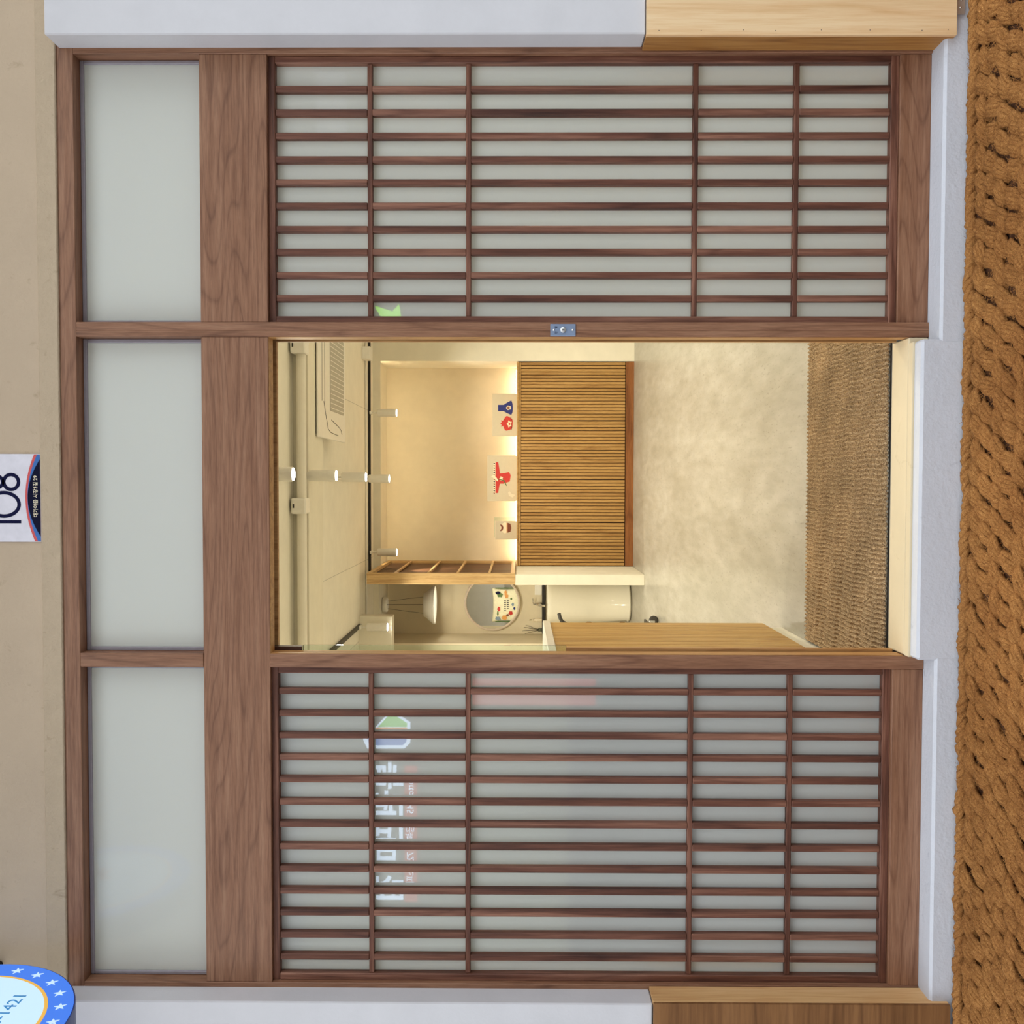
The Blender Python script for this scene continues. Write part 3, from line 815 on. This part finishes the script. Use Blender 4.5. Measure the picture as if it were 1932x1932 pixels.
# framed panel on the short side wall
fp = tag(empty('wall_display_panel', (-2.2, 7.66, 1.02)), 'tall pale framed display panel on the back wall left of the wash corner', 'panel')
box('frame', -2.55, -1.87, 7.655, 7.678, 1.02, 2.62, plain('pale_blue_grey', srgb(206, 212, 214), 0.3), fp, 0.003)
um = plain('umber_pane', srgb(84, 70, 50), 0.2)
box('dark_pane', -2.50, -1.885, 7.648, 7.656, 1.10, 1.42, um, fp, 0.001)
box('dark_pane', -2.50, -1.885, 7.648, 7.656, 1.44, 1.74, um, fp, 0.001)
o = link('blue_plate', lathe_mesh('blue_plate', [(0.02, 0.0), (0.06, 0.004), (0.09, 0.012)], 24), plain('blue_white_plate', srgb(110, 120, 170), 0.3), (-1.96, 7.652, 1.86), fp, True)
o.rotation_euler = (R(90), 0, 0)

# folding hand cart behind the counter
hc = tag(empty('hand_cart', (-1.36, 5.24, 0.0)), 'folded black hand cart with a caster wheel behind the counter', 'cart')
tube('pole', [(-1.262, 5.24, 0.085), (-1.262, 5.24, 0.84)], 0.011, 'black', hc, 10)
tube('pole', [(-1.56, 5.24, 0.085), (-1.56, 5.24, 0.84)], 0.011, 'black', hc, 10)
tube('grip', [(-1.262, 5.24, 0.83), (-1.24, 5.23, 0.865), (-1.205, 5.22, 0.885), (-1.165, 5.21, 0.895)], 0.017, 'rubber', hc, 10)
for z in (0.60, 0.30):
    box('clip', -1.282, -1.242, 5.222, 5.258, z, z + 0.045, 'oak_gap', hc, 0.004)
box('deck', -1.60, -1.24, 5.10, 5.40, 0.085, 0.105, 'black', hc, 0.004)
box('caster_fork', -1.255, -1.225, 5.20, 5.27, 0.03, 0.085, 'steel', hc, 0.004)
for wx in (-1.225, -1.575):
    o = link('wheel', lathe_mesh('caster_wheel', [(0.015, -0.014), (0.034, -0.016), (0.042, -0.010), (0.042, 0.010), (0.034, 0.016), (0.015, 0.014)], 24), 'rubber', (wx, 5.225, 0.042), hc, True)
    o.rotation_euler = (R(90), 0, R(25))

# ================================================================== reception counter on the left
ct = tag(empty('reception_counter', (-1.0, 0.9, 0.0)), 'oak slatted reception counter with white top, just inside on the left', 'counter')
box('plinth', -1.30, -0.682, 0.40, 1.38, 0.0, 0.088, 'shop_white', ct, 0.002)
box('carcass', -1.32, -0.676, 0.36, 1.392, 0.088, 1.108, 'oak_gap', ct, 0.0)
box('end_panel', -1.32, -0.665, 1.392, 1.404, 0.088, 1.108, 'counter_oak', ct, 0.001)
n = 30
p = (1.392 - 0.36) / n
sm = box_mesh('slat', 0.012, p - 0.004, 1.02, 0.0015)
for i in range(n):
    link('slat', sm, 'counter_oak', (-0.670, 0.36 + (i + 0.5) * p, 0.598), ct)
box('countertop', -1.36, -0.657, 0.34, 1.414, 1.108, 1.143, 'white_top', ct, 0.003)

# cupboard and cushion that the round mirror shows
cu = tag(empty('front_cupboard', (-2.2, 0.48, 0.0)), 'white cupboard by the front wall, seen only in the round mirror', 'cupboard')
box('carcass', -2.95, -1.92, 0.26, 0.70, 0.0, 1.20, 'white_plastic', cu, 0.004)
box('door', -2.94, -2.44, 0.70, 0.716, 0.06, 1.16, 'white_plastic', cu, 0.003)
box('door', -2.43, -1.93, 0.70, 0.716, 0.06, 1.16, 'white_plastic', cu, 0.003)
def cushion_mesh(w, h_, d, n=24):
    bm = bmesh.new()
    g = {}
    for side in (1, -1):
        for i in range(n + 1):
            for j in range(n + 1):
                a, b = -1 + 2 * i / n, -1 + 2 * j / n
                if side == -1 and (i in (0, n) or j in (0, n)):
                    g[(side, i, j)] = g[(1, i, j)]; continue
                pin = 1 - 0.10 * (1 - b * b) * abs(a) ** 3
                pin2 = 1 - 0.10 * (1 - a * a) * abs(b) ** 3
                t = ((1 - a * a) * (1 - b * b)) ** 0.45
                g[(side, i, j)] = bm.verts.new((a * w / 2 * pin, side * t * d / 2, b * h_ / 2 * pin2))
    for side in (1, -1):
        for i in range(n):
            for j in range(n):
                q = [g[(side, i, j)], g[(side, i + 1, j)], g[(side, i + 1, j + 1)], g[(side, i, j + 1)]]
                bm.faces.new(q if side == -1 else q[::-1])
    return from_bm('cushion', bm)
CX, CY, CZ = -2.34, 0.60, 1.49
cs = tag(empty('printed_cushion', (CX, CY, 1.20)), 'cream cushion printed with vegetables, seen in the round mirror', 'cushion')
link('cushion_body', cushion_mesh(0.68, 0.58, 0.17), plain('cream_canvas', srgb(236, 228, 200), 0.8), (CX, CY, CZ), cs, True)
def cushion_patch(dx, dz, rx, rz, mat, wob=0.15):
    # prints lie on the bulging front, which faces the mirror (+y)
    a, b = dx / 0.35, dz / 0.26
    y = CY + max(0.0, (1 - a * a) * (1 - b * b)) ** 0.45 * 0.085 + 0.004
    o = link('printed_shape', prism_mesh('printed_shape', blob(0, 0, rx, rz, 14, wob, dx * 9), 0.006), mat, (CX + dx, y + 0.003, CZ + dz), cs)
    nx = (dx / 0.35) * 0.35; nz = (dz / 0.26) * 0.35
    o.rotation_euler = (nz, 0, -nx)
for args in ((0.24, 0.17, 0.03, 0.05, 'ink'), (0.20, 0.13, 0.045, 0.055, 'green'), (-0.07, 0.15, 0.045, 0.03, 'red'), (-0.15, -0.08, 0.04, 0.04, 'red'),
             (-0.26, 0.17, 0.04, 0.05, 'grey_blue'), (-0.24, 0.04, 0.05, 0.05, 'orange'), (0.18, 0.0, 0.04, 0.035, 'orange'), (0.24, 0.02, 0.05, 0.025, 'orange'),
             (0.02, -0.12, 0.03, 0.025, 'grey_blue'), (-0.06, -0.15, 0.03, 0.02, 'blue'), (-0.19, -0.02, 0.025, 0.025, 'brown'), (-0.16, 0.17, 0.05, 0.015, 'green'), (0.13, -0.09, 0.02, 0.02, 'green')):
    cushion_patch(*args)
for i in range(11):
    cushion_patch(0.10 - (i % 6) * 0.04, 0.03 - (i // 6) * 0.055, 0.008, 0.019, 'ink', 0.3)
box('green_edge', CX - 0.335, CX - 0.315, CY - 0.012, CY + 0.012, CZ - 0.22, CZ + 0.22, 'green', cs, 0.004)
box('green_edge', CX + 0.315, CX + 0.335, CY - 0.012, CY + 0.012, CZ - 0.22, CZ + 0.22, 'green', cs, 0.004)

# ================================================================== ribbed mat inside the door
k = NT('ribbed_loop_mat').set(0.95, 0, 0.1)
v = k.coords((1, 1, 1))
sp = k.noise(v, 210, 3, 0.7)
lg = k.noise(v, 4, 3)
c0 = k.ramp(sp, [(0.36, srgb(78, 54, 36)), (0.46, srgb(158, 129, 94)), (0.62, srgb(214, 187, 148))])
k.color(k.mix(c0, k.ramp(lg, [(0.3, srgb(205, 205, 205)), (0.7, srgb(255, 255, 255))]), 0.8, 'MULTIPLY'))
M['rib_mat'] = k.m
def ribbed_mat(x0, x1, y0, y1, zt):
    nx, ny = 520, 150
    vs, fs = [], []
    rnd = random.Random(3)
    ph = [rnd.uniform(0, 6.28) for _ in range(8)]
    for j in range(ny + 1):
        y = y0 + (y1 - y0) * j / ny
        for i in range(nx + 1):
            x = x0 + (x1 - x0) * i / nx
            w = x + 0.0025 * math.sin(y * 31 + ph[0] + x * 3) + 0.0015 * math.sin(y * 83 + x * 17 + ph[1])
            hgt = 0.0058 * math.sin(w * 2 * math.pi / 0.0172) + rnd.uniform(-0.0022, 0.0022)
            ex = min(i, nx - i) * (x1 - x0) / nx; ey = min(j, ny - j) * (y1 - y0) / ny
            ed = min(ex, ey)
            z = zt + hgt - (0.006 if ed < 0.006 else 0)
            vs.append((x - x0, y - y0 + (rnd.uniform(-0.002, 0.002) if j in (0, ny) else 0), z))
    W_ = nx + 1
    for j in range(ny):
        for i in range(nx):
            a = j * W_ + i
            fs.append((a, a + 1, a + W_ + 1, a + W_))
    # skirt down to the floor
    ring_ = [i for i in range(W_)] + [j * W_ + nx for j in range(1, ny + 1)] + [ny * W_ + i for i in range(nx - 1, -1, -1)] + [j * W_ for j in range(ny - 1, 0, -1)]
    b0 = len(vs)
    for r_ in ring_:
        vs.append((vs[r_][0], vs[r_][1], 0.0))
    m_ = len(ring_)
    for q in range(m_):
        fs.append((ring_[q], b0 + q, b0 + (q + 1) % m_, ring_[(q + 1) % m_]))
    me = bpy.data.meshes.new('ribbed_mat')
    me.from_pydata(vs, [], fs)
    return me
rm = tag(empty('entrance_mat', (0.0, 0.56, 0.0)), 'brown and tan ribbed entrance mat just inside the doorway', 'mat')
o = link('ribbed_pile', ribbed_mat(-0.676, 0.85, 0.145, 1.0, 0.013), 'rib_mat', (-0.676, 0.145, 0.0), rm)
o['kind'] = 'stuff'
box('rubber_backing', -0.677, 0.853, 0.138, 1.003, 0.0003, 0.0055, 'black', rm, 0.0)

# ================================================================== coir mat on the step outside
k = NT('coir_fibre').set(0.85, 0, 0.15)
v = k.coords((1, 1, 1))
f1 = k.noise(v, 220, 5, 0.75, 1.5)
f2 = k.noise(v, 2.2, 3)
c0 = k.ramp(f1, [(0.30, srgb(84, 50, 26)), (0.45, srgb(160, 108, 58)), (0.60, srgb(204, 150, 88)), (0.75, srgb(228, 184, 122))])
k.color(k.mix(c0, k.ramp(f2, [(0.3, srgb(196, 180, 172)), (0.7, srgb(255, 255, 255))]), 0.8, 'MULTIPLY'))
k.bump(f1, 0.6, 0.004)
M['coir'] = k.m
def coir_mesh(x0, x1, y0, y1, zb):
    rnd = random.Random(11)
    vs, fs = [], []
    def strand(pts, r, n=6, tap=None):
        b0 = len(vs)
        P = [Vector(p) for p in pts]
        a = None
        for i, p in enumerate(P):
            d = (P[min(i + 1, len(P) - 1)] - P[max(i - 1, 0)]).normalized()
            a = d.orthogonal().normalized() if a is None else (a - d * a.dot(d)).normalized()
            b = d.cross(a)
            rr = r * (tap[i] if tap else 1)
            for j in range(n):
                t = 2 * math.pi * j / n
                q = p + (a * math.cos(t) + b * math.sin(t)) * rr * rnd.uniform(0.72, 1.25)
                vs.append((q.x, q.y, q.z))
        for i in range(len(P) - 1):
            for j in range(n):
                A = b0 + i * n + j; B = b0 + i * n + (j + 1) % n
                fs.append((A, B, B + n, A + n))
    def fibre(c, s=1.0):
        d = Vector((rnd.uniform(-1, 1), rnd.uniform(-1, 1), rnd.uniform(-0.2, 0.7))).normalized()
        L = rnd.uniform(0.006, 0.020) * s
        w = d.orthogonal().normalized() * 0.0006
        b0 = len(vs)
        for q in (c - w, c + w, c + d * L * 0.6 + w * 0.7 + Vector((0, 0, 0.001)), c + d * L):
            vs.append((q.x, q.y, q.z))
        fs.append((b0, b0 + 1, b0 + 2)); fs.append((b0, b0 + 2, b0 + 3))
    pitch_x, pitch_y = 0.074, 0.062
    nr = int((y1 - y0) / pitch_y)
    for r_ in range(nr + 1):
        yc = y1 - 0.006 - r_ * pitch_y
        if r_ == 0:
            # bound edge: rope running along the mat's edge
            nseg = int((x1 - x0) / 0.012)
            for s in range(3):
                pts = []
                for i in range(nseg + 1):
                    x = x0 + (x1 - x0) * i / nseg
                    t = x * 2 * math.pi / 0.085 + s * 2.094
                    wv = 0.006 * math.sin(x * 23) + 0.004 * math.sin(x * 61 + 1)
                    pts.append((x, y1 - 0.016 + wv + 0.010 * math.cos(t) + rnd.uniform(-0.002, 0.002), zb + 0.018 + 0.008 * math.sin(t) + rnd.uniform(-0.002, 0.002)))
                strand(pts, 0.0115, 6)
            continue
        off = (r_ % 2) * 0.5
        for i in range(int((x1 - x0) / pitch_x) + 1):
            xc = x0 + (i + off) * pitch_x + rnd.uniform(-0.009, 0.009)
            yy = yc + rnd.uniform(-0.008, 0.008)
            ang = R(38 if (r_ % 2) else 60) + rnd.uniform(-0.3, 0.3)
            dx, dy = math.cos(ang), math.sin(ang)
            ns = 5
            hgt = rnd.uniform(0.020, 0.028)
            for s in range(ns):
                o_ = (s - (ns - 1) / 2) * 0.0105
                pts = []; tap = []
                L = 0.052 + rnd.uniform(-0.004, 0.004)
                for q in range(9):
                    t = -1 + 2 * q / 8
                    tw = o_ * math.cos(t * 0.9 + s * 0.1) * (1 - 0.30 * t * t)
                    zz = zb + 0.004 + hgt * (1 - t * t) * (1 - 0.12 * abs(s - 2)) + 0.003 * math.sin(t * 3 + s)
                    pts.append((xc + dx * t * L - dy * tw + rnd.uniform(-0.001, 0.001), yy + dy * t * L + dx * tw + rnd.uniform(-0.001, 0.001), zz))
                    tap.append(0.72 + 0.38 * (1 - t * t))
                strand(pts, 0.0085, 6, tap)
            for q in range(110):
                gx, gy = rnd.gauss(0, 0.020), rnd.gauss(0, 0.020)
                fibre(Vector((xc + gx, yy + gy, zb + 0.010 + (hgt + 0.004) * max(0, 1 - (gx * gx + gy * gy) / 0.0028) * rnd.uniform(0.7, 1.1))))
    for q in range(int((x1 - x0) * 1500)):
        fibre(Vector((rnd.uniform(x0, x1), y1 - 0.006 + rnd.uniform(-0.008, 0.006), zb + rnd.uniform(0.005, 0.03))), 0.7)
    me = bpy.data.meshes.new('coir_weave')
    me.from_pydata(vs, [], fs)
    for p_ in me.polygons: p_.use_smooth = True
    return me
cm = tag(empty('coir_mat', (0, -0.4, -0.165)), 'thick woven orange brown coir mat on the ground before the step', 'mat')
o = link('coir_weave', coir_mesh(-1.85, 1.85, -0.60, -0.088, -0.160), 'coir', (0, 0, 0), cm)
o['kind'] = 'stuff'
box('mat_backing', -1.85, 1.85, -0.60, -0.10, -0.1645, -0.154, plain('dark_coir_base', srgb(84, 50, 26), 0.9), cm, 0.0)

# ================================================================== the street behind the camera (seen in the glass)
struct('arcade_canopy', -6, 6, -0.85, -0.0, 3.9, 4.0, 'stucco', 'flat canopy over the walkway in front of the shop', 'canopy')
struct('opposite_wall', -8, 8, -9.4, -9.2, -0.165, 7.4, wall_paint('opposite_wall_paint', srgb(132, 130, 124), 0.1), 'grey shop wall on the opposite side of the street')
YO = -9.18
os_ = tag(empty('lottery_shop_sign', (-4.5, YO, 2.95)), 'lit lottery shop sign on the opposite wall, mirrored in the left window', 'sign')
M['os_white'] = glow('letter_light', srgb(205, 228, 255), 10.0)
M['os_red'] = glow('red_panel_light', srgb(226, 70, 56), 3.5)
M['os_green'] = glow('logo_green_light', srgb(120, 210, 70), 7.0)
M['os_orange'] = glow('logo_orange_light', srgb(250, 160, 80), 6.0)
M['os_blue'] = glow('logo_blue_light', srgb(70, 130, 230), 6.0)
M['os_lime'] = glow('lime_light', srgb(150, 240, 30), 9.0)
def opp_text(s, size, x, z, mat, parent, offset=0.0, sx=1.0):
    o = link('lettering', text_mesh('street_lettering', s, size, 0.004, offset), mat, (x, YO + 0.03, z), parent)
    o.rotation_euler = (R(90), 0, R(180)); o.scale.x = sx
    return o
opp_text('복권판매점', 0.43, -4.72, 2.985, 'os_white', os_, 0.010, 0.98)
box('red_panel', -5.68, -3.82, YO, YO + 0.02, 2.63, 2.80, 'os_red', os_, 0.0)
opp_text('Lotto 6/45 연금복권 720 스피또', 0.13, -4.74, 2.715, 'os_white', os_, 0.0, 0.94)
def opp_shape(pts, mat, parent, dy=0.0, name='logo_piece'):
    o = link(name, prism_mesh(name, pts, 0.01), mat, (0, YO + 0.02 + dy, 0), parent)
    return o
opp_shape([(-3.05, 2.98), (-3.30, 3.20), (-3.33, 3.34), (-3.46, 3.36), (-3.58, 3.30), (-3.58, 2.80), (-3.50, 2.72), (-3.22, 2.72)][::-1], 'os_white', os_, 0.0)
opp_shape([(-3.09, 2.98), (-3.28, 3.15), (-3.28, 2.76), (-3.23, 2.76)][::-1], 'os_green', os_, 0.015)
opp_shape([(-3.29, 3.17), (-3.36, 3.26), (-3.42, 3.30), (-3.42, 2.90), (-3.36, 2.76), (-3.29, 2.76)][::-1], 'os_orange', os_, 0.015)
opp_shape([(-3.43, 3.30), (-3.53, 3.27), (-3.53, 2.82), (-3.48, 2.77), (-3.40, 2.77), (-3.42, 2.90)][::-1], 'os_blue', os_, 0.015)
lm = tag(empty('lime_sign', (2.2, YO, 2.9)), 'lime green lit logo on the opposite wall, mirrored in the right window', 'sign')
opp_shape([(2.12, 2.82), (2.40, 2.86), (2.30, 2.95), (2.38, 3.20), (2.22, 3.10), (2.05, 3.38), (2.02, 3.10), (1.92, 3.02), (2.10, 2.95)], 'os_lime', lm, 0.0)
rs = tag(empty('red_window_sign', (-2.8, YO, 1.0)), 'red lit panel in the window of the lottery shop', 'sign')
box('panel', -2.98, -2.62, YO, YO + 0.02, 0.22, 1.88, 'os_red', rs, 0.0)
ows = tag(empty('reflection_light_boxes', (0, YO, 3.6)), 'row of unlit pale light boxes added on the opposite wall for reflections', 'light box')
for i, x in enumerate((-1.2, 0.9, 4.6)):  # pale boxes added to vary the reflections in the glass
    box('light_box', x, x + 1.0, YO, YO + 0.06, 3.55, 3.95, 'pillar', ows, 0.0)
